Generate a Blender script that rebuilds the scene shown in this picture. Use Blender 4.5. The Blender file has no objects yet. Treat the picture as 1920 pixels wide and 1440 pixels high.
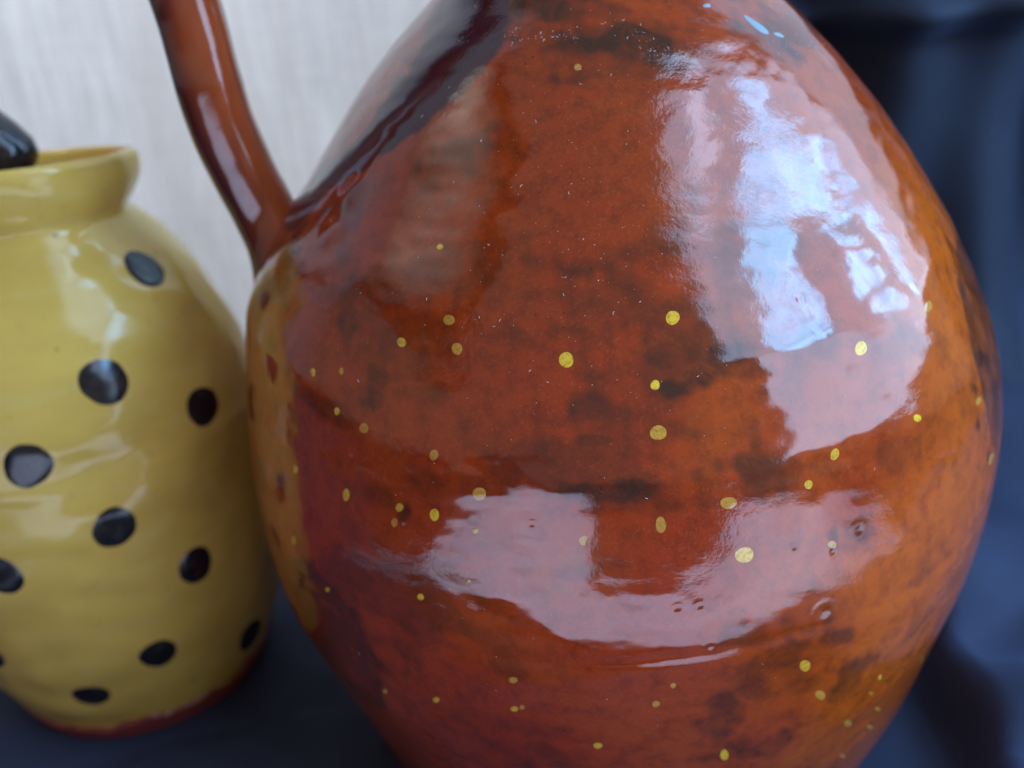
import bpy, bmesh, math, random
import numpy as np
from mathutils import Vector, Matrix

sc = bpy.context.scene
# ------------------------------------------------------------------ camera
CAM_O = np.array([-0.02448, -0.23711, 0.20574])
FW = np.array([0.0, 0.90603325, -0.42320651])
RT = np.array([0.99564716, -0.03944396, -0.08444468])
UP = np.array([0.09320263, 0.42136436, 0.90208943])
FPX = 1959.9
cd = bpy.data.cameras.new('camera'); cam = bpy.data.objects.new('camera', cd)
sc.collection.objects.link(cam); sc.camera = cam
cd.sensor_width = 36.0; cd.lens = 36.0 * FPX / 1920.0
cd.clip_start = 0.01; cd.clip_end = 50.0
cam.matrix_world = Matrix(((RT[0], UP[0], -FW[0], CAM_O[0]), (RT[1], UP[1], -FW[1], CAM_O[1]),
                           (RT[2], UP[2], -FW[2], CAM_O[2]), (0, 0, 0, 1)))
cd.dof.use_dof = True; cd.dof.focus_distance = 0.176; cd.dof.aperture_fstop = 11.0

# ------------------------------------------------------------------ world, exposure
w = bpy.data.worlds.new('World'); sc.world = w; w.use_nodes = True
wb = w.node_tree.nodes['Background']
wb.inputs[0].default_value = (1.0, 0.88, 0.80, 1); wb.inputs[1].default_value = 0.27
sc.view_settings.view_transform = 'Standard'; sc.view_settings.look = 'None'
sc.view_settings.exposure = 0.0; sc.view_settings.gamma = 1.0
try:
    sc.cycles.max_bounces = 8; sc.cycles.sample_clamp_indirect = 6.0
except Exception: pass

# added unseen spot over the table front, brightens the pale cloth the jug mirrors
ld = bpy.data.lights.new('cloth_fill_spot', 'SPOT'); lo_ = bpy.data.objects.new('cloth_fill_spot', ld); sc.collection.objects.link(lo_)
ld.energy = 340; ld.color = (.78, .84, 1.0); ld.spot_size = math.radians(34); ld.spot_blend = .25; ld.shadow_soft_size = .04
lo_.location = (-.02, -.62, 1.65)

# added unseen spot on the left, brightens the pale wall
l2 = bpy.data.lights.new('wall_fill_spot', 'SPOT'); w2 = bpy.data.objects.new('wall_fill_spot', l2); sc.collection.objects.link(w2)
l2.energy = 40; l2.color = (1.0, .85, .68); l2.spot_size = math.radians(22); l2.spot_blend = .7; l2.shadow_soft_size = .06
w2.location = (-.6, -.2, 1.1); w2.rotation_euler = (Vector((-.11, .275, .12)) - Vector((-.6, -.2, 1.1))).to_track_quat('-Z', 'Y').to_euler()

# ------------------------------------------------------------------ helpers
C = sc.collection
def rays(pts):
    p = np.array(pts, float).reshape(-1, 2)
    d = FW + (p[:, :1] - 960) / FPX * RT - (p[:, 1:] - 720) / FPX * UP
    return d / np.linalg.norm(d, axis=1)[:, None]
def link(name, me, mat=None, parent=None, smooth=True):
    o = bpy.data.objects.new(name, me); C.objects.link(o)
    if mat: me.materials.append(mat)
    if parent: o.parent = parent
    if smooth: me.polygons.foreach_set('use_smooth', np.ones(len(me.polygons), bool))
    return o
def grid_mesh(name, P, wrap_u=False, cap0=False, cap1=False, flip=False):
    """P: (nv, nu, 3) array -> quads"""
    nv, nu = P.shape[:2]
    idx = np.arange(nv * nu).reshape(nv, nu)
    if wrap_u: idx = np.concatenate([idx, idx[:, :1]], 1)
    q = np.stack([idx[:-1, :-1], idx[:-1, 1:], idx[1:, 1:], idx[1:, :-1]], -1).reshape(-1, 4)
    if flip: q = q[:, ::-1]
    V = P.reshape(-1, 3)
    loops = q.ravel(); tot = np.full(len(q), 4)
    extra = []
    if cap0: extra.append(np.arange(nu)[::-1])
    if cap1: extra.append(np.arange(nu) + (nv - 1) * nu)
    for e in extra:
        if flip: e = e[::-1]
        loops = np.concatenate([loops, e]); tot = np.append(tot, len(e))
    st = np.concatenate([[0], np.cumsum(tot)[:-1]])
    me = bpy.data.meshes.new(name)
    me.vertices.add(len(V)); me.vertices.foreach_set('co', V.astype(np.float32).ravel())
    me.loops.add(len(loops)); me.loops.foreach_set('vertex_index', loops.astype(np.int32))
    me.polygons.add(len(tot)); me.polygons.foreach_set('loop_start', st.astype(np.int32))
    me.polygons.foreach_set('loop_total', tot.astype(np.int32))
    me.update(calc_edges=True); return me
def empty(name, loc=(0, 0, 0)):
    o = bpy.data.objects.new(name, None); o.location = loc; C.objects.link(o); return o
def tag(o, label, cat, group=None):
    o['label'] = label; o['category'] = cat
    if group: o['group'] = group
    return o
def hermite(z, zk, rk):
    zk = np.asarray(zk, float); rk = np.asarray(rk, float); m = np.gradient(rk, zk)
    z = np.asarray(z, float)
    i = np.clip(np.searchsorted(zk, z) - 1, 0, len(zk) - 2)
    h = zk[i+1] - zk[i]; t = np.clip((z - zk[i]) / h, -.5, 1.5)
    return (2*t**3-3*t**2+1)*rk[i]+(t**3-2*t*t+t)*h*m[i]+(-2*t**3+3*t*t)*rk[i+1]+(t**3-t*t)*h*m[i+1]
def sstep(a, b, x):
    t = np.clip((x - a) / (b - a), 0, 1); return t*t*(3-2*t)
class Waves:
    """smooth pseudo random field from summed sines in 3D"""
    def __init__(s, seed, spec, n=9):
        r = np.random.default_rng(seed); s.k = []; s.ph = []; s.a = []
        for lam, amp, zs in spec:
            for _ in range(n):
                v = r.normal(size=3); v /= np.linalg.norm(v); v[2] *= zs
                s.k.append(v * 2*np.pi/lam*r.uniform(.75, 1.3)); s.ph.append(r.uniform(0, 6.28)); s.a.append(amp/np.sqrt(n)*1.4)
        s.k = np.array(s.k); s.ph = np.array(s.ph); s.a = np.array(s.a)
    def __call__(s, P):
        out = np.zeros(P.shape[:-1])
        for k, ph, a in zip(s.k, s.ph, s.a): out += a*np.sin(P@k + ph)
        return out

# ---- materials
def nt(name):
    m = bpy.data.materials.new(name); m.use_nodes = True
    n = m.node_tree; return m, n, n.nodes['Principled BSDF']
def N(n, typ, **kw):
    x = n.nodes.new(typ)
    for k, v in kw.items(): setattr(x, k, v)
    return x
def noise(n, scale, detail=4, rough=.55, vec=None, dist=0.0):
    x = N(n, 'ShaderNodeTexNoise'); x.inputs['Scale'].default_value = scale
    x.inputs['Detail'].default_value = detail; x.inputs['Roughness'].default_value = rough
    x.inputs['Distortion'].default_value = dist
    if vec is not None: n.links.new(vec, x.inputs['Vector'])
    return x.outputs['Fac']
def ramp(n, fac, stops, interp='LINEAR'):
    r = N(n, 'ShaderNodeValToRGB'); r.color_ramp.interpolation = interp
    e = r.color_ramp.elements
    while len(e) < len(stops): e.new(.5)
    for el, (p, c) in zip(e, stops):
        el.position = p; el.color = (c, c, c, 1) if isinstance(c, (int, float)) else (*c, 1)
    n.links.new(fac, r.inputs[0]); return r.outputs[0]
def mix(n, fac, a, b, mode='MIX'):
    x = N(n, 'ShaderNodeMix', data_type='RGBA', blend_type=mode)
    for sock, v in ((x.inputs[0], fac), (x.inputs[6], a), (x.inputs[7], b)):
        if isinstance(v, (int, float)): sock.default_value = v
        elif isinstance(v, tuple): sock.default_value = (*v, 1)
        else: n.links.new(v, sock)
    return x.outputs[2]
def math_(n, op, a, b=0.0, c=None):
    x = N(n, 'ShaderNodeMath', operation=op)
    for i, v in enumerate((a, b) if c is None else (a, b, c)):
        if isinstance(v, (int, float)): x.inputs[i].default_value = v
        else: n.links.new(v, x.inputs[i])
    return x.outputs[0]
def attr(n, name):
    a = N(n, 'ShaderNodeAttribute'); a.attribute_name = name; return a
def objco(n): return N(n, 'ShaderNodeTexCoord').outputs['Object']
def mapping(n, vec, scale=(1, 1, 1), rot=(0, 0, 0)):
    m = N(n, 'ShaderNodeMapping'); m.inputs['Scale'].default_value = scale; m.inputs['Rotation'].default_value = rot
    n.links.new(vec, m.inputs['Vector']); return m.outputs[0]
def bump(n, h, strength, dist, bsdf, prev=None):
    b = N(n, 'ShaderNodeBump'); b.inputs['Strength'].default_value = strength; b.inputs['Distance'].default_value = dist
    n.links.new(h, b.inputs['Height'])
    if prev is not None: n.links.new(prev, b.inputs['Normal'])
    n.links.new(b.outputs[0], bsdf.inputs['Normal']); return b.outputs[0]

def glaze_bump(n, b, co, k=1.0):
    f1 = noise(n, 900, 3, .6, co)             # orange peel about 1 mm
    f2 = noise(n, 3800, 2, .6, co)
    region = ramp(n, noise(n, 28, 3, .5, co), [(.40, .12), (.62, 1.0)])
    h = math_(n, 'MULTIPLY', math_(n, 'ADD', math_(n, 'MULTIPLY', f1, 1.0), math_(n, 'MULTIPLY', f2, .22)), region)
    return bump(n, h, 1.0, .000045 * k, b)

# jug glaze
m_jug, n, b = nt('brown_glaze')
co = objco(n)
tone = attr(n, 'tone').outputs['Fac']; stain_refl = attr(n, 'stain_refl').outputs['Fac']
n1 = noise(n, 22, 5, .6, co, .4); n2 = noise(n, 260, 5, .7, co); n3 = noise(n, 1500, 3, .7, co)
red = (.31, .030, .006); orange = (.48, .090, .007)
col = mix(n, tone, red, orange)
col = mix(n, ramp(n, n1, [(.42, 0.0), (.68, .55)]), col, (.30, .050, .010))
col = mix(n, ramp(n, n2, [(.44, 0.0), (.68, .45)]), col, (.07, .011, .007))
col = mix(n, ramp(n, n3, [(.54, 0.0), (.72, .5)]), col, (.36, .085, .03))
st = math_(n, 'MULTIPLY', stain_refl, ramp(n, noise(n, 130, 6, .72, co, .6), [(.28, .45), (.58, 1.2)]))
st = math_(n, 'MAXIMUM', st, math_(n, 'MULTIPLY', math_(n, 'SUBTRACT', stain_refl, .80), 4.5))
st2 = math_(n, 'MINIMUM', math_(n, 'MAXIMUM', st, 0.0), 0.95)
col = mix(n, st2, col, (.038, .015, .009))
col = mix(n, math_(n, 'MULTIPLY', attr(n, 'run_refl').outputs['Fac'], .96), col, mix(n, noise(n, 90, 4, .6, co), (.016, .004, .012), (.060, .010, .018)))
# scattered tiny dark iron specks
v = N(n, 'ShaderNodeTexVoronoi'); v.inputs['Scale'].default_value = 420; n.links.new(co, v.inputs['Vector'])
sp = ramp(n, v.outputs['Distance'], [(.05, .75), (.13, 0.0)])
keep = ramp(n, noise(n, 60, 2, .5, co), [(.52, 0.0), (.66, 1.0)])
col = mix(n, math_(n, 'MULTIPLY', sp, keep), col, (.035, .012, .008))
n.links.new(col, b.inputs['Base Color'])
b.inputs['Roughness'].default_value = .07; b.inputs['IOR'].default_value = 1.7
n.links.new(ramp(n, noise(n, 90, 4, .6, co), [(.35, .045), (.7, .11)]), b.inputs['Roughness'])
glaze_bump(n, b, co)

m_drip, n, b = nt('dark_brown_glaze')
co = objco(n)
b.inputs['Roughness'].default_value = .08; b.inputs['IOR'].default_value = 1.7
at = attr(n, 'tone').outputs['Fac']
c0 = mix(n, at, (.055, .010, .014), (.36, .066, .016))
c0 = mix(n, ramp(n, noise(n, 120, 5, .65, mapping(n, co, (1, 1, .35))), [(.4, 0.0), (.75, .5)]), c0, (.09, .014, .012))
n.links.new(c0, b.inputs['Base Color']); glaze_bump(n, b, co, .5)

m_fleck, n, b = nt('yellow_glaze_fleck')
co = objco(n)
oi_ = N(n, 'ShaderNodeObjectInfo').outputs['Random']
fc = mix(n, ramp(n, oi_, [(.2, 0.0), (.85, 1.0)]), (.78, .48, .03), (.50, .24, .04))
n.links.new(mix(n, ramp(n, noise(n, 1700, 3, .6, co), [(.46, 0.0), (.68, .7)]), fc, (.30, .13, .02)), b.inputs['Base Color'])
b.inputs['Roughness'].default_value = .07; b.inputs['IOR'].default_value = 1.7

m_pot, n, b = nt('ochre_glaze')
co = objco(n)
c1 = mix(n, ramp(n, noise(n, 16, 4, .55, mapping(n, co, (1, 1, 2.2))), [(.34, 0.0), (.66, 1.0)]), (.72, .47, .10), (.57, .35, .070))
c1 = mix(n, ramp(n, noise(n, 55, 5, .6, mapping(n, co, (1, 1, 6))), [(.5, 0.0), (.8, .4)]), c1, (.66, .50, .20))
c1 = mix(n, ramp(n, noise(n, 300, 3, .6, co), [(.6, 0.0), (.8, .35)]), c1, (.40, .25, .06))
vp = N(n, 'ShaderNodeTexVoronoi'); vp.inputs['Scale'].default_value = 110; n.links.new(co, vp.inputs['Vector'])
c1 = mix(n, math_(n, 'MULTIPLY', ramp(n, vp.outputs['Distance'], [(.03, .8), (.09, 0.0)]), ramp(n, noise(n, 40, 2, .5, co), [(.5, 0.0), (.6, 1.0)])), c1, (.16, .09, .03))
n.links.new(c1, b.inputs['Base Color'])
b.inputs['Roughness'].default_value = .12; b.inputs['IOR'].default_value = 1.45; glaze_bump(n, b, co, .5)

m_black, n, b = nt('black_slip')
n.links.new(mix(n, ramp(n, noise(n, 260, 4, .65, objco(n)), [(.46, 0.0), (.75, 1.0)]), (.010, .009, .013), (.045, .034, .026)), b.inputs['Base Color']); b.inputs['Roughness'].default_value = .16; b.inputs['IOR'].default_value = 1.55
m_foot, n, b = nt('red_clay_glaze')
co = objco(n)
n.links.new(mix(n, noise(n, 200, 4, .6, co), (.16, .025, .02), (.27, .05, .035)), b.inputs['Base Color'])
b.inputs['Roughness'].default_value = .12; glaze_bump(n, b, co, .8)
m_chip, n, b = nt('grey_glaze_chip')
b.inputs['Base Color'].default_value = (.20, .29, .34, 1); b.inputs['Roughness'].default_value = .35
m_lint, n, b = nt('lint')
b.inputs['Base Color'].default_value = (.80, .72, .66, 1); b.inputs['Roughness'].default_value = .8

m_cloth, n, b = nt('navy_cloth')
co = objco(n)
wv = mapping(n, co, (1, 1, 1))
n.links.new(mix(n, noise(n, 40, 4, .6, co), (.028, .033, .058), (.046, .056, .098)), b.inputs['Base Color'])
b.inputs['Roughness'].default_value = .6
b.inputs['Specular IOR Level'].default_value = .12; b.inputs['Specular Tint'].default_value = (.45, .65, 1, 1)
b.inputs['Sheen Weight'].default_value = .1; b.inputs['Sheen Roughness'].default_value = .45
b.inputs['Sheen Tint'].default_value = (.30, .45, .85, 1)
bump(n, noise(n, 2500, 2, .6, co), .6, .0002, b)

m_cloth_shaded, n, b = nt('navy_cloth_shaded')  # darkened copy of the navy cloth, less lit tone put into the colour
n.links.new(mix(n, noise(n, 40, 4, .6, objco(n)), (.018, .019, .028), (.034, .037, .054)), b.inputs['Base Color'])
b.inputs['Roughness'].default_value = .62; b.inputs['Specular IOR Level'].default_value = .2; b.inputs['Specular Tint'].default_value = (.5, .7, 1, 1)
b.inputs['Sheen Weight'].default_value = .22; b.inputs['Sheen Roughness'].default_value = .4; b.inputs['Sheen Tint'].default_value = (.30, .45, .85, 1)
bump(n, noise(n, 2500, 2, .6, objco(n)), .6, .0002, b)
m_wall, n, b = nt('pale_linen')
co = objco(n)
s1 = noise(n, 34, 4, .6, mapping(n, co, (1, 1, .12)), .3)
s2 = noise(n, 420, 4, .65, mapping(n, co, (1, 1, .06)))
s3 = noise(n, 520, 3, .6, mapping(n, co, (.1, 1, 1)))
cw = mix(n, ramp(n, s1, [(.38, 0.0), (.66, 1.0)]), (.92, .88, .81), (.74, .68, .62))
cw = mix(n, ramp(n, s2, [(.40, 0.0), (.62, .75)]), cw, (.62, .58, .53))
cw = mix(n, ramp(n, s3, [(.45, 0.0), (.75, .3)]), cw, (.92, .88, .82))
n.links.new(cw, b.inputs['Base Color']); b.inputs['Roughness'].default_value = .85
bump(n, math_(n, 'ADD', s2, s3), .7, .0006, b)

m_pale, n, b = nt('pale_pink_cloth')
n.links.new(mix(n, ramp(n, noise(n, 9, 5, .6, mapping(n, objco(n), (1, 1.8, 1)), .6), [(.38, 0.0), (.66, 1.0)]), (.74, .78, .90), (.52, .53, .62)), b.inputs['Base Color']); b.inputs['Roughness'].default_value = .7
m_floor, n, b = nt('dark_table')
n.links.new(mix(n, noise(n, 12, 4, .6, objco(n)), (.03, .022, .02), (.06, .045, .04)), b.inputs['Base Color']); b.inputs['Roughness'].default_value = .9; b.inputs['Specular IOR Level'].default_value = .05

def glow(name, c, s, lo=.6, sc_=9.0, thr=(.35, .65)):
    m = bpy.data.materials.new(name); m.use_nodes = True; n = m.node_tree
    n.nodes.remove(n.nodes['Principled BSDF'])
    e = N(n, 'ShaderNodeEmission'); e.inputs[0].default_value = (*c, 1)
    f = noise(n, sc_, 4, .6, mapping(n, objco(n), (1, 1, .6)), .5)
    n.links.new(math_(n, 'MULTIPLY', ramp(n, f, [(thr[0], lo), (thr[1], 1.0)]), s), e.inputs[1])
    n.links.new(e.outputs[0], n.nodes['Material Output'].inputs[0]); return m
m_net = glow('backlit_net_curtain', (.50, .69, 1.0), 4.7, .75, 2.5)
m_sky = glow('daylight_in_pane', (.26, .58, 1.0), 18.5, .5, 16.0, (.38, .60))
m_net2 = glow('lower_net_curtain_glow', (.46, .68, 1.0), 6.2, .88, 2.5)
m_sky2 = glow('daylight_behind_net', (.52, .68, 1.0), 9.0, .8, 10.0)

# ------------------------------------------------------------------ the window to the right of the camera
WX = 0.8
win = empty('window', (WX, -.4, .1)); tag(win, 'tall daylit window with net curtain reflected in the brown jug', 'window')
def sheet(name, pts, mat, dx):
    me = bpy.data.meshes.new(name)
    n_ = len(pts)
    V = [(-dx, y + .4, z - .1) for y, z in pts]
    me.from_pydata(V, [], [list(range(n_))]); me.update()
    return link(name, me, mat, win, smooth=False)
sheet('net_curtain', [(-1.09, 2.53), (-1.36, 2.25), (-1.2, 1.92), (-1.16, 1.33), (-1.16, .87), (-.9, .64), (-.9, .29), (-1.03, .12), (-.6, .11), (-.37, .11),
      (-.2, .09), (-.11, .13), (.03, .16), (.12, .2), (.31, .29), (.34, .36), (.35, .44), (.22, .63), (.32, .71), (.22, .89), (-.1, 1.6), (-.37, 2.29), (-.67, 2.74)], m_net, 0)
sheet('lower_net_curtain', [(-.88, .61), (-.9, .29), (-1.03, .123), (-.6, .113), (-.37, .113), (-.2, .093), (-.11, .133), (.03, .163), (.12, .203), (.30, .292), (.10, .25), (-.12, .27), (-.42, .39), (-.70, .54)], m_net2, .002)
PANES = [
 ([(-0.268, 1.938), (-0.094, 1.443), (-0.289, 1.464), (-0.348, 1.296), (-0.497, 1.318), (-0.739, 1.515), (-0.701, 1.31), (-0.905, 1.585), (-0.919, 1.68), (-0.59, 1.61), (-0.33, 1.895)], 2),
 ([(0.022, 1.131), (0.145, 0.885), (-0.025, 0.874), (0.028, 0.713), (0.109, 0.588), (0.061, 0.583), (0.097, 0.523), (0.129, 0.476), (0.067, 0.502), (-0.017, 0.595), (0.001, 0.64), (0.031, 0.686), (-0.148, 0.942), (-0.105, 1.146)], 1),
 ([(-0.262, 1.044), (-0.008, 0.713), (-0.026, 0.664), (-0.05, 0.618), (-0.103, 0.65), (-0.297, 0.835), (-0.452, 1.008), (-0.418, 1.086)], 1),
 ([(-0.606, 1.185), (-0.469, 1.022), (0.021, 0.558), (0.033, 0.523), (-0.055, 0.568), (0.042, 0.442), (-0.054, 0.472), (-0.27, 0.703), (-0.444, 0.927)], 1),
 ([(-0.53, 1.005), (-0.293, 0.697), (-0.369, 0.542), (-0.414, 0.401), (-0.702, 0.55), (-0.698, 0.666), (-0.658, 0.875)], 1),
 ([(-0.124, 0.476), (0.008, 0.386), (0.014, 0.274), (-0.015, 0.238), (-0.115, 0.281), (-0.191, 0.378)], 1),
 ([(0.076, 0.483), (0.137, 0.383), (0.14, 0.295), (0.109, 0.217), (0.073, 0.232), (0.078, 0.309), (0.075, 0.4), (0.018, 0.505)], 1),
 ([(-0.814, 1.461), (-0.672, 1.266), (-0.724, 1.3), (-0.791, 1.404)], 2),
]
for k, (p, kind) in enumerate(PANES):
    sheet('window_or_added_pane', p, m_sky if kind == 1 else m_sky2, .004 + .001*k)

# added unseen glow panel on the left, for grey sheen and soft fill
veil_panel = empty('window', (-1.3, .05, .9)); tag(veil_panel, 'added unseen glow panel giving the grey sheen on the left shoulder of the jug', 'window')  # added glow panel, not a real window
m_dim = glow('veil_glow', (.98, .95, .84), 2.1, .6, 3.0)
nn_ = m_dim.node_tree; mp = N(nn_, 'ShaderNodeMapping'); gr = N(nn_, 'ShaderNodeTexGradient', gradient_type='QUADRATIC_SPHERE')
mp.inputs['Location'].default_value = (0, -.22, -.95); mp.inputs['Scale'].default_value = (.1, .85, 1.1)
nn_.links.new(objco(nn_), mp.inputs['Vector']); nn_.links.new(mp.outputs[0], gr.inputs['Vector'])
em_ = [x for x in nn_.nodes if x.type == 'EMISSION'][0]
nn_.links.new(math_(nn_, 'MULTIPLY', math_(nn_, 'POWER', gr.outputs['Fac'], .7), 2.3), em_.inputs[1])
def veil_sheet(y0, y1, z0, z1):
    me = bpy.data.meshes.new('window_or_added_pane'); me.from_pydata([(0, y0-.05, z0-.9), (0, y1-.05, z0-.9), (0, y1-.05, z1-.9), (0, y0-.05, z1-.9)], [], [(0, 1, 2, 3)])
    link('window_or_added_pane', me, m_dim, veil_panel, smooth=False)  # glowing sheet of the added panel
veil_sheet(-1.0, 1.5, .85, 2.9)

# ------------------------------------------------------------------ surfaces: table, cloths, wall
me = bpy.data.meshes.new('table'); me.from_pydata([(-1.2, -1.6, -.012), (.78, -1.6, -.012), (.78, .6, -.012), (-1.2, .6, -.012)], [], [(0, 1, 2, 3)])
o = link('table', me, m_floor, smooth=False); o['kind'] = 'structure'

pale = [(-.26, -.06), (-.27, -.13), (-.25, -.21), (-.34, -.37), (-.51, -.77), (-.17, -.79), (-.08, -.34), (-.01, -.31), (.05, -.31), (.11, -.34),
        (.29, -.68), (.36, -.50), (.34, -.22), (.24, -.12), (.20, -.17), (.13, -.15), (.10, -.15), (.04, -.17), (.01, -.18), (-.06, -.21), (-.12, -.25), (-.225, -.20), (-.24, -.12)]
me = bpy.data.meshes.new('pale_cloth'); me.from_pydata([(x, y, .006) for x, y in pale], [], [list(range(len(pale)))])
o = link('pale_cloth', me, m_pale, smooth=False); o['kind'] = 'structure'

def ridge(X, Y, a, b_, wd, h, sharp=1.0):
    a = np.array(a); b_ = np.array(b_); ab = b_ - a; L = ab@ab
    t = np.clip(((X-a[0])*ab[0] + (Y-a[1])*ab[1])/L, 0, 1)
    d = np.hypot(X-a[0]-t*ab[0], Y-a[1]-t*ab[1])
    return h*np.exp(-(d/wd)**(2*sharp))
xs = np.linspace(-.6, .36, 320); ys = np.linspace(-.30, .28, 250)
X, Y = np.meshgrid(xs, ys)
Pg = np.stack([X, Y, np.zeros_like(X)], -1)
wv = Waves(5, [(.09, .0015, 1), (.04, .0006, 1)])
Z = wv(Pg)*sstep(.0, .04, np.minimum(np.hypot(X, Y)-.07, np.hypot(X+.145, Y-.028)-.037)) 
Z = np.minimum(Z, .0) - .0006
xe = X - .10*(Y+.01) - .002*np.sin(Y*60)
lump = .019*sstep(.080, .091, xe)*(1-.9*sstep(.10, .22, xe))*(1-sstep(.030, .046, Y+.25*(X-.12)))
lump *= 1 + .14*np.sin((X*.8+Y)*85+1) + .08*np.sin((X-.5*Y)*150)
lump -= .030*np.exp(-((X-.17)/.06)**2-((Y-.088)/.030)**2)*.34
Z += lump
Z += ridge(X, Y, (.16, .13), (.30, .10), .02, .014, 1.2)
Z += ridge(X, Y, (-.33, -.02), (-.28, -.2), .03, .012, 1.2)
Z += .03*sstep(.15, .2, Y)*sstep(.02, .08, X)
# the cloth reaches only a little in front of the pots
edge = -.155 - .03*np.sin(X*9) - .012*np.sin(X*31+1)
Yn = np.where(Y < 0, Y*(edge/-.30), Y)
P = np.stack([X, Yn, Z + .0006 - .004*0], -1)
P[..., 2] = np.where(np.hypot(X, Yn) < .069, -.0008, P[..., 2]); P[..., 2] += .0
o = link('dark_cloth_floor', grid_mesh('dark_cloth_floor', P), m_cloth); o['kind'] = 'structure'; o.name = 'ground_cloth'
o.location.z = .0085 - .0085

# upright navy drape behind the right half
us = np.linspace(.0, .62, 300); vs = np.linspace(-.004, .205, 160)
U, V_ = np.meshgrid(us, vs)
yf = .20 + .016*np.sin(U*62+.6+3*V_) + .008*np.sin(U*120+2-6*V_) + .012*np.exp(-((U-.205)/.02)**2)*-1
yf += -.014*np.exp(-((V_-.149-.03*(U-.1))/.007)**2) + .05*np.exp(-(V_/.03))*-1
wv2 = Waves(8, [(.10, .004, .6), (.05, .002, .5)])
yf += wv2(np.stack([U, 0*U, V_], -1))
P = np.stack([U, yf, V_], -1)
o = link('navy_drape', grid_mesh('navy_drape', P, flip=True), m_cloth_shaded)
mod = o.modifiers.new('thick', 'SOLIDIFY'); mod.thickness = .0012
tag(o, 'dark navy cloth hanging in soft folds behind the brown jug', 'cloth')

# pale textured wall cloth
P = np.stack(np.meshgrid(np.linspace(-2.4, .79, 60), [0.], np.linspace(-.012, 2.4, 60), indexing='ij'), -1)[:, 0]
P = P.transpose(1, 0, 2); P[..., 1] = .275 + .002*np.sin(P[..., 0]*25)
o = link('wall', grid_mesh('wall', P, flip=False), m_wall); o['kind'] = 'structure'

# ------------------------------------------------------------------ the brown jug
ZK = np.append(np.arange(0, .2001, .014), [.21, .225, .245, .26])
RLk = np.array([.0682, .0732, .078, .0827, .0874, .0895, .09, .0887, .0864, .0833, .0758, .064, .053, .0402, .029, .024, .021, .0205, .023])
RRk = np.array([.0681, .0736, .0781, .0822, .0862, .0888, .0902, .0892, .0862, .0803, .0726, .0635, .0531, .0402, .029, .024, .021, .0205, .023])
def Rj(x, z):
    t = sstep(-.09, .09, x); return hermite(z, ZK, RLk)*(1-t) + hermite(z, ZK, RRk)*t
def Fj(P): return np.hypot(P[..., 0], P[..., 1]) - Rj(P[..., 0], P[..., 2])
def jug_hit(pts):
    d = rays(pts); t = np.linspace(.08, .4, 1600)
    P = CAM_O + d[:, None]*t[None, :, None]; g = Fj(P); g[(P[..., 2] < 0) | (P[..., 2] > .24)] = 1
    k = (g < 0).argmax(1); ok = (g < 0).any(1)
    a = t[k-1]; b_ = t[k]
    for _ in range(25):
        m = (a+b_)/2; f = Fj(CAM_O + d*m[:, None]) < 0
        b_ = np.where(f, m, b_); a = np.where(f, a, m)
    P = CAM_O + d*a[:, None]
    return P, jn(P), ok, a
def jn(P):
    e = 1e-5
    G = np.stack([Fj(P+np.eye(3)[i]*e) - Fj(P-np.eye(3)[i]*e) for i in range(3)], -1)
    return G/np.linalg.norm(G, axis=-1, keepdims=True)
wavA = Waves(11, [(.060, .00016, 1.3), (.024, .000055, 1.4), (.010, .000020, 1.6), (.0062, .0000085, 1.8)])
wavB = Waves(12, [(.0042, .0000042, 1.0), (.0022, .0000016, 1.0)], 8)
# pits and small pocks in the glaze: (px, py, radius m, depth m)
PITS = [(1546, 1148, .0013, .00030), (1270, 1140, .0005, .00012), (1312, 1136, .0005, .00012), (622, 430, .0036, -.00035), (652, 362, .0034, -.0003), (1332, 1212, .0006, .00014), (1490, 1025, .0008, .00010),
        (1612, 995, .0009, .00012), (997, 984, .0004, .0001), (1500, 560, .0006, .00006), (1562, 1036, .0006, .00014), (660, 850, .0006, .0001),
        (1186, 545, .0006, .00008), (760, 985, .0005, .0001)]
pit_P, _, _, _ = jug_hit([(p[0], p[1]) for p in PITS])
def groove(P):
    z = P[..., 2] + .06*P[..., 0]*.3
    th = np.arctan2(P[..., 0], -P[..., 1])
    zz = P[..., 2]
    g = .00022*np.exp(-((zz-.1305-.004*np.sin(th*1.3))/.0026)**2)
    g -= .00016*np.exp(-((zz-.0795-.002*np.sin(th+.5))/.0016)**2)
    g += .00010*np.exp(-((zz-.157-.003*np.sin(th*1.7))/.003)**2)
    g += .00008*np.exp(-((zz-.112-.003*np.sin(th*2.1+1))/.0022)**2)
    g -= .0015*sstep(.1772, .190, zz)
    g += .000016*np.sin(zz*2*np.pi/.0085 + 1.3*np.sin(th*2) + 9*np.sin(zz*40))*(.4+.6*sstep(-.2, .6, th))
    return g
def Dj(P, fine=True):
    d = wavA(P) + groove(P)
    if fine: d = d + wavB(P)*sstep(-.5, .6, np.sin(P[..., 0]*70+P[..., 2]*40))
    for p, (_, _, r, dep) in zip(pit_P, PITS):
        q = ((P-p)**2).sum(-1)/(r*r)
        d = d - dep*np.exp(-q*1.4) + dep*.35*np.exp(-(np.sqrt(q)-1.5)**2*3)
    return d
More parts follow.
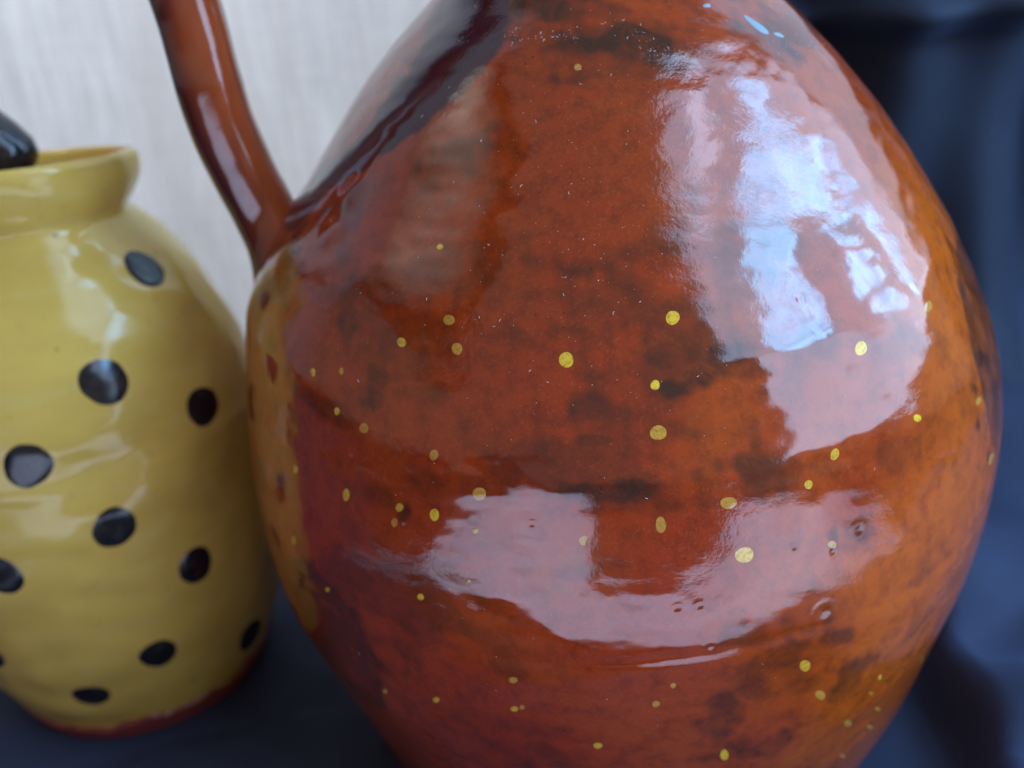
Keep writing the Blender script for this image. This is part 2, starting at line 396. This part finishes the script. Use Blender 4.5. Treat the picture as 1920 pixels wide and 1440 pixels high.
# front half dense, back half coarse
def dens(n1, n2):
    f = np.linspace(math.radians(-125), math.radians(125), n1); bk = np.linspace(math.radians(125), math.radians(235), n2+2)[1:-1]
    return np.concatenate([f, bk])
TH = dens(1000, 130)
ZZ = np.concatenate([np.linspace(0, .198, 640), np.linspace(.198, .26, 60)[1:]])
T2, Z2 = np.meshgrid(TH, ZZ)
r = hermite(Z2, ZK, RRk)
for _ in range(6): r = Rj(r*np.sin(T2), Z2)
P0 = np.stack([r*np.sin(T2), -r*np.cos(T2), Z2], -1)
Nn = jn(P0)
P1 = P0 + Nn*Dj(P0)[..., None]
jug = empty('brown_jug', (0, 0, 0)); tag(jug, 'large round brown glazed jug with yellow flecks and a strap handle, filling the right', 'jug')
# stains and painted dark reflections: (px, py, rx px, ry px, rot deg, strength)
ST = [(1105, 515, 55, 36, 0, .75), (1115, 505, 26, 12, 0, .5), (890, 515, 66, 45, 10, .45), (1100, 762, 38, 26, 20, .6), (1135, 800, 30, 26, 0, .4), (1110, 825, 36, 11, 0, .7),
      (1215, 640, 24, 54, -40, .6), (1330, 700, 60, 26, -25, .8), (1290, 640, 40, 30, 0, .5), (1180, 915, 140, 22, -6, .8), (1020, 900, 60, 30, 10, .5), (1310, 880, 120, 34, -12, .7),
      (1415, 845, 48, 60, 0, .6), (860, 290, 90, 40, -5, .55), (1120, 82, 150, 36, 6, .9), (1010, 50, 110, 40, 0, .7), (1230, 100, 60, 30, 20, .8), (1430, 78, 70, 26, 15, .8), (1480, 60, 50, 30, 30, .5),
      (655, 1165, 50, 70, 0, .55), (640, 1090, 45, 40, 0, .4), (700, 740, 26, 60, 10, .6), (655, 610, 20, 50, 0, .7), (1360, 1330, 30, 66, 8, .6), (1400, 1195, 80, 22, -8, .55),
      (1470, 1240, 90, 30, -15, .6), (1580, 1185, 60, 40, -20, .55), (1590, 1265, 30, 40, 0, .6), (1420, 1400, 120, 26, -15, .6), (1700, 1100, 50, 12, -35, .35), (1740, 1150, 60, 10, -40, .35),
      (1829, 620, 22, 130, -8, .75), (1840, 700, 26, 90, -6, .8), (1835, 665, 20, 26, 0, .9), (1180, 590, 40, 60, 30, .35), (1270, 420, 40, 60, 0, .35), (1190, 470, 90, 40, 0, .3),
      (1000, 440, 60, 10, -4, .35), (760, 960, 14, 22, 0, .9), (1565, 1022, 10, 20, 0, .8), (1230, 780, 120, 60, 0, .2), (560, 470, 8, 12, 0, .9), (1040, 1370, 120, 30, 0, .25), (765, 1255, 8, 14, 0, .5),
      (1370, 947, 7, 6, 0, .9), (1495, 1025, 16, 18, 30, .4), (1610, 995, 22, 20, 0, .45), (1300, 1135, 40, 8, 20, .25),
      (1130, 560, 170, 110, 0, .42), (1300, 600, 90, 130, 20, .45), (1150, 880, 240, 70, -5, .45), (760, 600, 140, 90, 0, .38), (1050, 60, 150, 55, 0, .8), (1200, 85, 110, 40, 10, .8), (950, 30, 70, 60, 0, .7),
      (560, 440, 14, 40, 20, .6), (660, 400, 22, 90, 12, .45),
      (1850, 630, 66, 190, -9, -.70), (630, 1200, 80, 165, -22, -.62),
      (1010, 25, 130, 60, 0, .84), (1185, 90, 150, 50, 10, .86), (1060, 60, 170, 62, 4, .8), (960, 70, 60, 40, 0, .8), (1300, 640, 60, 50, 0, .6), (1390, 690, 60, 26, 10, .6), (1100, 640, 60, 60, 0, .5), (880, 540, 90, 60, 0, .5), (1440, 900, 60, 50, 0, .6)]
stain_refl = np.zeros(Z2.shape)
wv3 = Waves(21, [(.02, 1.0, 1), (.008, .7, 1), (.0035, .4, 1)])
warp = wv3(P0)
sp_P, sp_N, sp_ok, sp_t = jug_hit([(s[0], s[1]) for s in ST])
for (px, py, rx, ry, rot, s), c, nn, ok, t in zip(ST, sp_P, sp_N, sp_ok, sp_t):
    if not ok: continue
    d = rays([(px, py)])[0]
    q = P0 - c
    u = q@RT*FPX/t; v = -(q@UP)*FPX/t
    near = (q**2).sum(-1) < .05**2
    a = math.radians(-rot); uu = (u*math.cos(a)-v*math.sin(a))/rx; vv = (u*math.sin(a)+v*math.cos(a))/ry
    e = np.sqrt(uu*uu+vv*vv)
    if s < 0: st_ = -s*(1-sstep(.90, 1.04, e + .03*warp))          # crisp edged dark reflection, painted into the colour
    else: st_ = s*(1-sstep(.25, 1.45, e + (.38 if s < .85 else .15)*warp))
    stain_refl = np.maximum(stain_refl, np.where(near, st_, 0))
bg = sstep(.35, 1.6, Waves(33, [(.045, .7, 1.6), (.02, .5, 1.4), (.009, .4, 1)])(P0))*.42
stain_refl = np.maximum(stain_refl, bg*(1-.75*sstep(.030, .060, P0[..., 0] - .25*(P0[..., 2]-.1))))
# dark glaze streak with the handle's reflection painted in, neck to handle foot
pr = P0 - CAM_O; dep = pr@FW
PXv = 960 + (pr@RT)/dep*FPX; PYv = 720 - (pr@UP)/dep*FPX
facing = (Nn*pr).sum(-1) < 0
RUN_REFL = [(545, 420, 14), (570, 378, 18), (610, 335, 22), (662, 292, 26), (715, 250, 33), (765, 200, 44), (810, 150, 56), (845, 95, 64), (868, 40, 70), (880, -20, 74), (885, -90, 74)]
run_refl = np.full(Z2.shape, -1.0)
for (x0, y0, w0), (x1, y1, w1) in zip(RUN_REFL[:-1], RUN_REFL[1:]):
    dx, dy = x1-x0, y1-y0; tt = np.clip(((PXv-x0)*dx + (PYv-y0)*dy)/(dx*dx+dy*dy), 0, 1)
    run_refl = np.maximum(run_refl, 1 - np.hypot(PXv-x0-tt*dx, PYv-y0-tt*dy)/(w0+(w1-w0)*tt))
run_refl = sstep(-.10, .16, run_refl + .10*warp)*facing
# orange towards the right and low, redder on the left
tone = (.22*sstep(-.03, .03, P0[..., 0]) + .78*sstep(.030, .062, P0[..., 0] - .25*(P0[..., 2]-.1))) + .10*Waves(44, [(.05, 1, 1), (.02, .6, 1)])(P0)
tone += .32*(1-sstep(.085, .115, P0[..., 2]))*sstep(-.03, .03, P0[..., 0])
tone = np.clip(tone, 0, 1)*(1-sstep(.15, .19, Z2)*.35)
me = grid_mesh('body', P1, wrap_u=True, cap0=True)
for nm, arr in (('stain_refl', stain_refl), ('tone', tone), ('run_refl', run_refl)):
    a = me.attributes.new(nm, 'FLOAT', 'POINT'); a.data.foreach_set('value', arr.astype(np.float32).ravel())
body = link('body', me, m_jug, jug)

def jug_patch(name, px, py, rp, rq, rot, mat, lift=.000012, nr=3, nt_=24, jitter=.045, seed=0):
    rr = np.random.default_rng(seed)
    P, Nv, ok, t = jug_hit([(px, py)])
    if not ok[0]: return None
    P, Nv, t = P[0], Nv[0], t[0]
    a = math.radians(rot)
    ph = rr.uniform(0, 6.28, 3); V = []; F = []
    pts = [(px, py)]
    for k in range(1, nr+1):
        for j in range(nt_):
            th = 2*math.pi*j/nt_
            s = k/nr*(1 + jitter*(math.sin(2*th+ph[0]) + .6*math.sin(3*th+ph[1])))
            x, y = rp*s*math.cos(th), rq*s*math.sin(th)
            pts.append((px + x*math.cos(a) - y*math.sin(a), py + x*math.sin(a) + y*math.cos(a)))
    Q, Nq, okq, _ = jug_hit(pts)
    lf = np.array([lift] + [lift*(1-(k/nr)**3*1.5) for k in range(1, nr+1) for _ in range(nt_)])
    Q = Q + Nq*(Dj(Q) + .000009 + lf)[:, None]
    for j in range(nt_):
        F.append((0, 1+(j+1) % nt_, 1+j))
        for k in range(nr-1):
            b0 = 1+k*nt_; F.append((b0+j, b0+(j+1) % nt_, b0+nt_+(j+1) % nt_, b0+nt_+j))
    if not okq.all(): return None
    me = bpy.data.meshes.new(name); me.from_pydata([tuple(v) for v in Q], [], F)
    bm = bmesh.new(); bm.from_mesh(me); bmesh.ops.recalc_face_normals(bm, faces=bm.faces)
    bm.normal_update()
    if sum((f.normal.dot(Vector(Nv)) for f in bm.faces)) < 0: bmesh.ops.reverse_faces(bm, faces=bm.faces)
    bm.to_mesh(me); bm.free()
    return link(name, me, mat, jug)
FL = [(1083, 124, 7, 6), (825, 463, 6, 5), (842, 600, 10, 10), (754, 642, 8, 9), (857, 654, 10, 11), (1062, 675, 14, 14), (1261, 596, 13, 13), (1228, 722, 9, 9), (1234, 811, 15, 14),
      (1615, 653, 11, 13), (1738, 576, 7, 11), (1721, 784, 7, 7), (1836, 752, 4, 9), (1861, 861, 4, 12), (1566, 852, 8, 11), (1517, 909, 8, 8), (1366, 943, 16, 11), (1239, 984, 10, 15),
      (1396, 1041, 17, 15), (1562, 1022, 8, 7), (899, 926, 12, 13), (815, 965, 9, 11), (750, 951, 7, 8), (741, 979, 6, 8), (651, 927, 6, 12), (682, 803, 8, 10), (814, 853, 8, 10),
      (632, 771, 5, 7), (643, 696, 4, 6), (591, 698, 4, 8), (554, 880, 4, 8), (551, 1013, 4, 8), (891, 995, 5, 6), (1095, 1014, 9, 9), (790, 1118, 6, 6), (963, 1273, 8, 6), (965, 1328, 7, 5),
      (979, 1325, 5, 4), (1230, 1320, 7, 6), (1262, 1285, 5, 5), (1510, 1249, 10, 10), (1538, 1303, 10, 8), (1590, 1356, 8, 6), (1359, 1418, 8, 9), (1121, 1400, 8, 6), (1633, 1300, 4, 3),
      (1646, 1330, 5, 3), (1729, 1236, 3, 6), (1829, 1048, 3, 8), (818, 1312, 6, 5), (722, 1296, 4, 4), (1580, 1418, 6, 3), (1632, 1364, 6, 3), (880, 1090, 3, 3), (615, 1105, 4, 4), (1650, 1270, 3, 5)]
for i, (x, y, a, b_) in enumerate(FL):
    jug_patch('yellow_fleck', x, y, a, b_, 0 if x < 1500 else 20, m_fleck, seed=i)
for i, (x, y, a, b_, rt) in enumerate([(1420, 47, 29, 7, 44), (1330, 4, 7, 5, 0), (1460, 66, 12, 3, 25)]):
    o = jug_patch('glaze_chip', x, y, a, b_, rt, m_chip, lift=.00008, jitter=.16, seed=90+i)
    if o and i == 0: o['label'] = 'raised blue grey glaze chip on the shoulder'

# lint and dust bits lying on the glaze
rg = np.random.default_rng(77); pts = []
for _ in range(330):
    if rg.random() < .72: pts.append((rg.normal(1080, 190), rg.normal(420, 230)))
    else: pts.append((rg.uniform(560, 1780), rg.uniform(20, 1420)))
for _ in range(70): t = rg.random(); pts.append((1130+t*170+rg.normal(0, 10), 25+t*110+rg.normal(0, 12)))
for _ in range(60): pts.append((rg.normal(1510, 30), rg.normal(92, 10)))
for _ in range(50): pts.append((rg.uniform(930, 1090), rg.normal(66, 8)))
pts = [p for p in pts if p[1] > 4]
Pd, Nd, okd, td = jug_hit(pts)
Dd = Dj(Pd); V = []; F = []
for i in range(len(pts)):
    if not okd[i]: continue
    nn = Nd[i]; t1 = np.cross(nn, [0, 0, 1.]); t1 /= np.linalg.norm(t1); t2 = np.cross(nn, t1)
    c = Pd[i] + nn*(Dd[i] + .00004)
    if rg.random() < .16:      # a curled fibre
        L = rg.uniform(.0003, .0008); a0 = rg.uniform(0, 6.28); cu = rg.uniform(-2.6, 2.6); p = c.copy(); w_ = .000035
        prev = None
        for k in range(6):
            a0 += cu/6; dr = (math.cos(a0)*t1 + math.sin(a0)*t2); sd = np.cross(nn, dr)
            ring = [p+sd*w_, p+nn*w_*1.3, p-sd*w_, p-nn*w_]
            b0 = len(V); V += [tuple(q) for q in ring]
            if prev is not None:
                for j in range(4): F.append((prev+j, prev+(j+1) % 4, b0+(j+1) % 4, b0+j))
            prev = b0; p = p + dr*L/6
    else:
        s = rg.uniform(.00003, .000085)*(1.6 if rg.random() < .06 else 1)
        b0 = len(V)
        for dv in (t1, -t1*.8, t2, -t2*1.1, nn, -nn): V.append(tuple(c + dv*s*rg.uniform(.7, 1.3)))
        for f in ((0, 2, 4), (2, 1, 4), (1, 3, 4), (3, 0, 4), (2, 0, 5), (1, 2, 5), (3, 1, 5), (0, 3, 5)): F.append(tuple(b0+q for q in f))
me = bpy.data.meshes.new('dust'); me.from_pydata(V, [], F)
o = link('dust', me, m_lint); o['kind'] = 'stuff'; tag(o, 'tiny pale dust specks and lint lying on the brown jug', 'dust')

# handle: an oval strap swept along a curve in the plane y = const
hc = np.array([(-.030, .002, .243), (-.052, .002, .246), (-.072, .002, .232), (-.0835, .001, .213), (-.0856, 0, .197), (-.0850, 0, .186), (-.0842, 0, .176), (-.0828, 0, .165),
               (-.0800, 0, .154), (-.0772, 0, .145), (-.0750, -.001, .137), (-.0745, -.002, .128), (-.0765, -.003, .118)])
def resample(pts, n_):
    t = np.arange(len(pts)); tt = np.linspace(0, len(pts)-1, n_)
    return np.stack([hermite(tt, t, pts[:, i]) for i in range(3)], -1)
hp = resample(hc, 150)
tan = np.gradient(hp, axis=0); tan /= np.linalg.norm(tan, axis=1)[:, None]
side = np.array([0., 1., 0.]) - tan*(tan@np.array([0., 1., 0.]))[:, None]; side /= np.linalg.norm(side, axis=1)[:, None]
outw = np.cross(side, tan)
if outw[75][0] > 0: outw = -outw
nu = 72; an = np.linspace(0, 2*np.pi, nu, endpoint=False)
S = np.linspace(0, 1, 150)[:, None]
A = .0090 + .0035*sstep(.80, 1, S)     # half width along y
B = .0070 + .0010*sstep(.8, 1.0, S) + .0012*(1-sstep(0, .25, S))
ca, sa = np.cos(an)[None], np.sin(an)[None]
pw = lambda c: np.sign(c)*np.abs(c)**.85
rib = 1 + .045*np.cos(3*an[None]+.4) + .02*np.sin(S*9+an[None])
hx = hp[:, None, :] + side[:, None, :]*(A*pw(ca)*rib)[..., None] + outw[:, None, :]*(B*pw(sa)*rib)[..., None]
wh = Waves(71, [(.035, .00016, 1), (.012, .000035, 1), (.005, .000008, 1)])
cn = hx - hp[:, None, :]; hx = hx + cn/np.linalg.norm(cn, axis=-1, keepdims=True)*wh(hx)[..., None]
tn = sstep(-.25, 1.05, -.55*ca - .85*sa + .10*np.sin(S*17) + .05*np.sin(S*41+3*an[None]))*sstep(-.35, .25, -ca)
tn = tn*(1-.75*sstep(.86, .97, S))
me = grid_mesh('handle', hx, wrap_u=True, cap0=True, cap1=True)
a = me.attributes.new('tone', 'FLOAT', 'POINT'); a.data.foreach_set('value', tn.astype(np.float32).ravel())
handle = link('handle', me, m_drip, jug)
bm = bmesh.new(); bm.from_mesh(me); bmesh.ops.recalc_face_normals(bm, faces=bm.faces); bm.to_mesh(me); bm.free()

# ------------------------------------------------------------------ the yellow pot
PC = np.array([-.14496, .02833, 0.])
pot = empty('yellow_pot', tuple(PC)); tag(pot, 'yellow ochre glazed pot with black polka dots left of the brown jug', 'pot')
PZ = np.array([0, .004, .012, .0216, .038, .054, .070, .0864, .103, .1189, .131, .1385, .1436, .1475, .1530, .1575])
PR = np.array([.0352, .0368, .0403, .0440, .0483, .0506, .0509, .0496, .0464, .0412, .0343, .0289, .0262, .0276, .0297, .0303])
def Rp(z): return hermite(z, PZ, PR)
zo = np.linspace(0.001, .1575, 260)
zi = [(.0303, .1575), (.0301, .1586), (.0293, .1594), (.0282, .1593), (.0274, .1585), (.0268, .156), (.0258, .150), (.0235, .1435), (.026, .137), (.034, .125), (.040, .11), (.045, .09), (.047, .06), (.044, .03), (.035, .010), (.0, .008)]
ro = np.concatenate([Rp(zo)[:-1], [q[0] for q in zi]]); zo = np.concatenate([zo[:-1], [q[1] for q in zi]])
th = np.linspace(0, 2*np.pi, 300, endpoint=False)
wp = Waves(61, [(.05, .00035, 2.0), (.02, .00012, 1.6), (.013, .00009, 1.7), (.007, .000018, 1.4)])
Pp = np.stack([ro[:, None]*np.cos(th), ro[:, None]*np.sin(th), np.repeat(zo[:, None], 300, 1)], -1)
rad = np.stack([np.cos(th)[None]*np.ones_like(Pp[..., 0]), np.sin(th)[None]*np.ones_like(Pp[..., 0]), 0*Pp[..., 0]], -1)
def Dp(P): return wp(P) + .00025*np.exp(-((P[..., 2]-.087)/.0018)**2)
Pp = Pp + rad*(Dp(Pp)*sstep(0, .01, ro[:, None]))[..., None]
Pp[..., 2] -= .115*(Pp[..., 1]+.03)*sstep(.135, .150, Pp[..., 2])
pbody = link('pot_body', grid_mesh('pot_body', Pp, wrap_u=True), m_pot, pot)
# red unglazed foot band with a wavy upper edge
bz = np.linspace(0, 1, 14)[:, None]
top = .0062 + .0011*np.sin(th*5+1)[None] + .0007*np.sin(th*13)[None] + .0004*np.sin(th*29)[None]
zb = bz*top + .0002
rb = Rp(zb) + .0006*np.sin(np.pi*np.clip(bz*.85+.15, 0, 1))**.5 + .0004 - .0012*(bz > .99)
Pb = np.stack([rb*np.cos(th)[None], rb*np.sin(th)[None], zb], -1)
bot = Pb[:1].copy(); bot[..., :2] *= .8
link('foot_band', grid_mesh('foot_band', np.concatenate([bot, Pb]), wrap_u=True), m_foot, pot)
def pot_hit(px, py):
    d = rays([(px, py)])[0]; o_ = CAM_O - PC; t = np.linspace(.15, .45, 4000); P = o_ + d*t[:, None]
    g = np.hypot(P[:, 0], P[:, 1]) - Rp(P[:, 2]); g[(P[:, 2] < .002) | (P[:, 2] > .157)] = 1
    k = int((g < 0).argmax()) if (g < 0).any() else None
    return None if k is None else P[k]
def pot_dot(c, rd, seed):
    rr = np.random.default_rng(seed); ph = rr.uniform(0, 6.28, 2); th0 = math.atan2(c[1], c[0]); z0 = c[2]
    sl = (Rp(z0+.001)-Rp(z0-.001))/.002; cz = 1/math.sqrt(1+sl*sl); rr0 = Rp(z0)
    V = []; F = []; nr, n_ = 6, 48
    for k in range(nr+1):
        for j in range(n_ if k else 1):
            a = 2*math.pi*j/n_; s = rd*k/nr*(1+.05*math.sin(2*a+ph[0])+.03*math.sin(3*a+ph[1])+.008*math.sin(7*a+ph[0]*3))
            z = z0 + s*math.sin(a)*cz; t = th0 + s*math.cos(a)/rr0; r_ = Rp(z)
            p = np.array([r_*math.cos(t), r_*math.sin(t), z]); r_ += float(Dp(p))
            sl2 = float((Rp(z+.001)-Rp(z-.001))/.002); nv = np.array([math.cos(t), math.sin(t), -sl2]); nv /= np.linalg.norm(nv)
            p = np.array([r_*math.cos(t), r_*math.sin(t), z]) + nv*(.00028*(1-(k/nr)**4*1.25))
            V.append(tuple(p))
    for j in range(n_):
        F.append((0, 1+j, 1+(j+1) % n_))
        for k in range(nr-1):
            b0 = 1+k*n_; F.append((b0+j, b0+n_+j, b0+n_+(j+1) % n_, b0+(j+1) % n_))
    me = bpy.data.meshes.new('black_dot'); me.from_pydata(V, [], F)
    return link('black_dot', me, m_black, pot)
DOTS = [(270, 503, 1.0), (195, 716, 1.12), (384, 762, 1.05), (52, 873, 1.12), (214, 987, 1.05), (367, 1060, .98), (5, 1082, 1.0), (297, 1226, 1.0), (170, 1308, .95), (470, 1190, 1.0), (-20, 1228, 1.0), (455, 596, 1.0), (-90, 560, 1.0), (-120, 760, 1.1)]
for i, (x, y, s) in enumerate(DOTS):
    c = pot_hit(x, y)
    if c is not None: pot_dot(c, .0053*s, i)
rg = random.Random(4)      # dots round the back
for i in range(16):
    t = math.radians(20 + 9*i + rg.uniform(-3, 3)); z = .02 + .10*((i*.382) % 1)
    pot_dot((math.cos(t)*.05, math.sin(t)*.05, z), .0053, 40+i)

# ------------------------------------------------------------------ black glossy thing in the pot's mouth
ax0 = np.array([-.1375, .024, .1545]); ax1 = np.array([-.215, .030, .220])
L = np.linalg.norm(ax1-ax0); dv = (ax1-ax0)/L; e1 = np.cross(dv, [0, 1, 0]); e1 /= np.linalg.norm(e1); e2 = np.cross(dv, e1)
s = np.concatenate([(1-np.cos(np.linspace(0, np.pi/2, 16)))*.012, np.linspace(.013, L, 30)])
rad_ = np.interp(s, [0, .0004, .0015, .004, .009, .018, .035, .06, L], [0, .0028, .0048, .0064, .0074, .0080, .0078, .0068, .006])
a = np.linspace(0, 2*np.pi, 40, endpoint=False)
P = ax0 + dv*s[:, None, None] + rad_[:, None, None]*(np.cos(a)[None, :, None]*e1 + np.sin(a)[None, :, None]*e2*1.1)
me = grid_mesh('black_handle', P, wrap_u=True, cap1=True)
bm = bmesh.new(); bm.from_mesh(me); bmesh.ops.recalc_face_normals(bm, faces=bm.faces); bm.to_mesh(me); bm.free()
o = link('black_handle', me, m_black); tag(o, 'glossy black rounded handle end resting in the mouth of the yellow pot', 'handle')
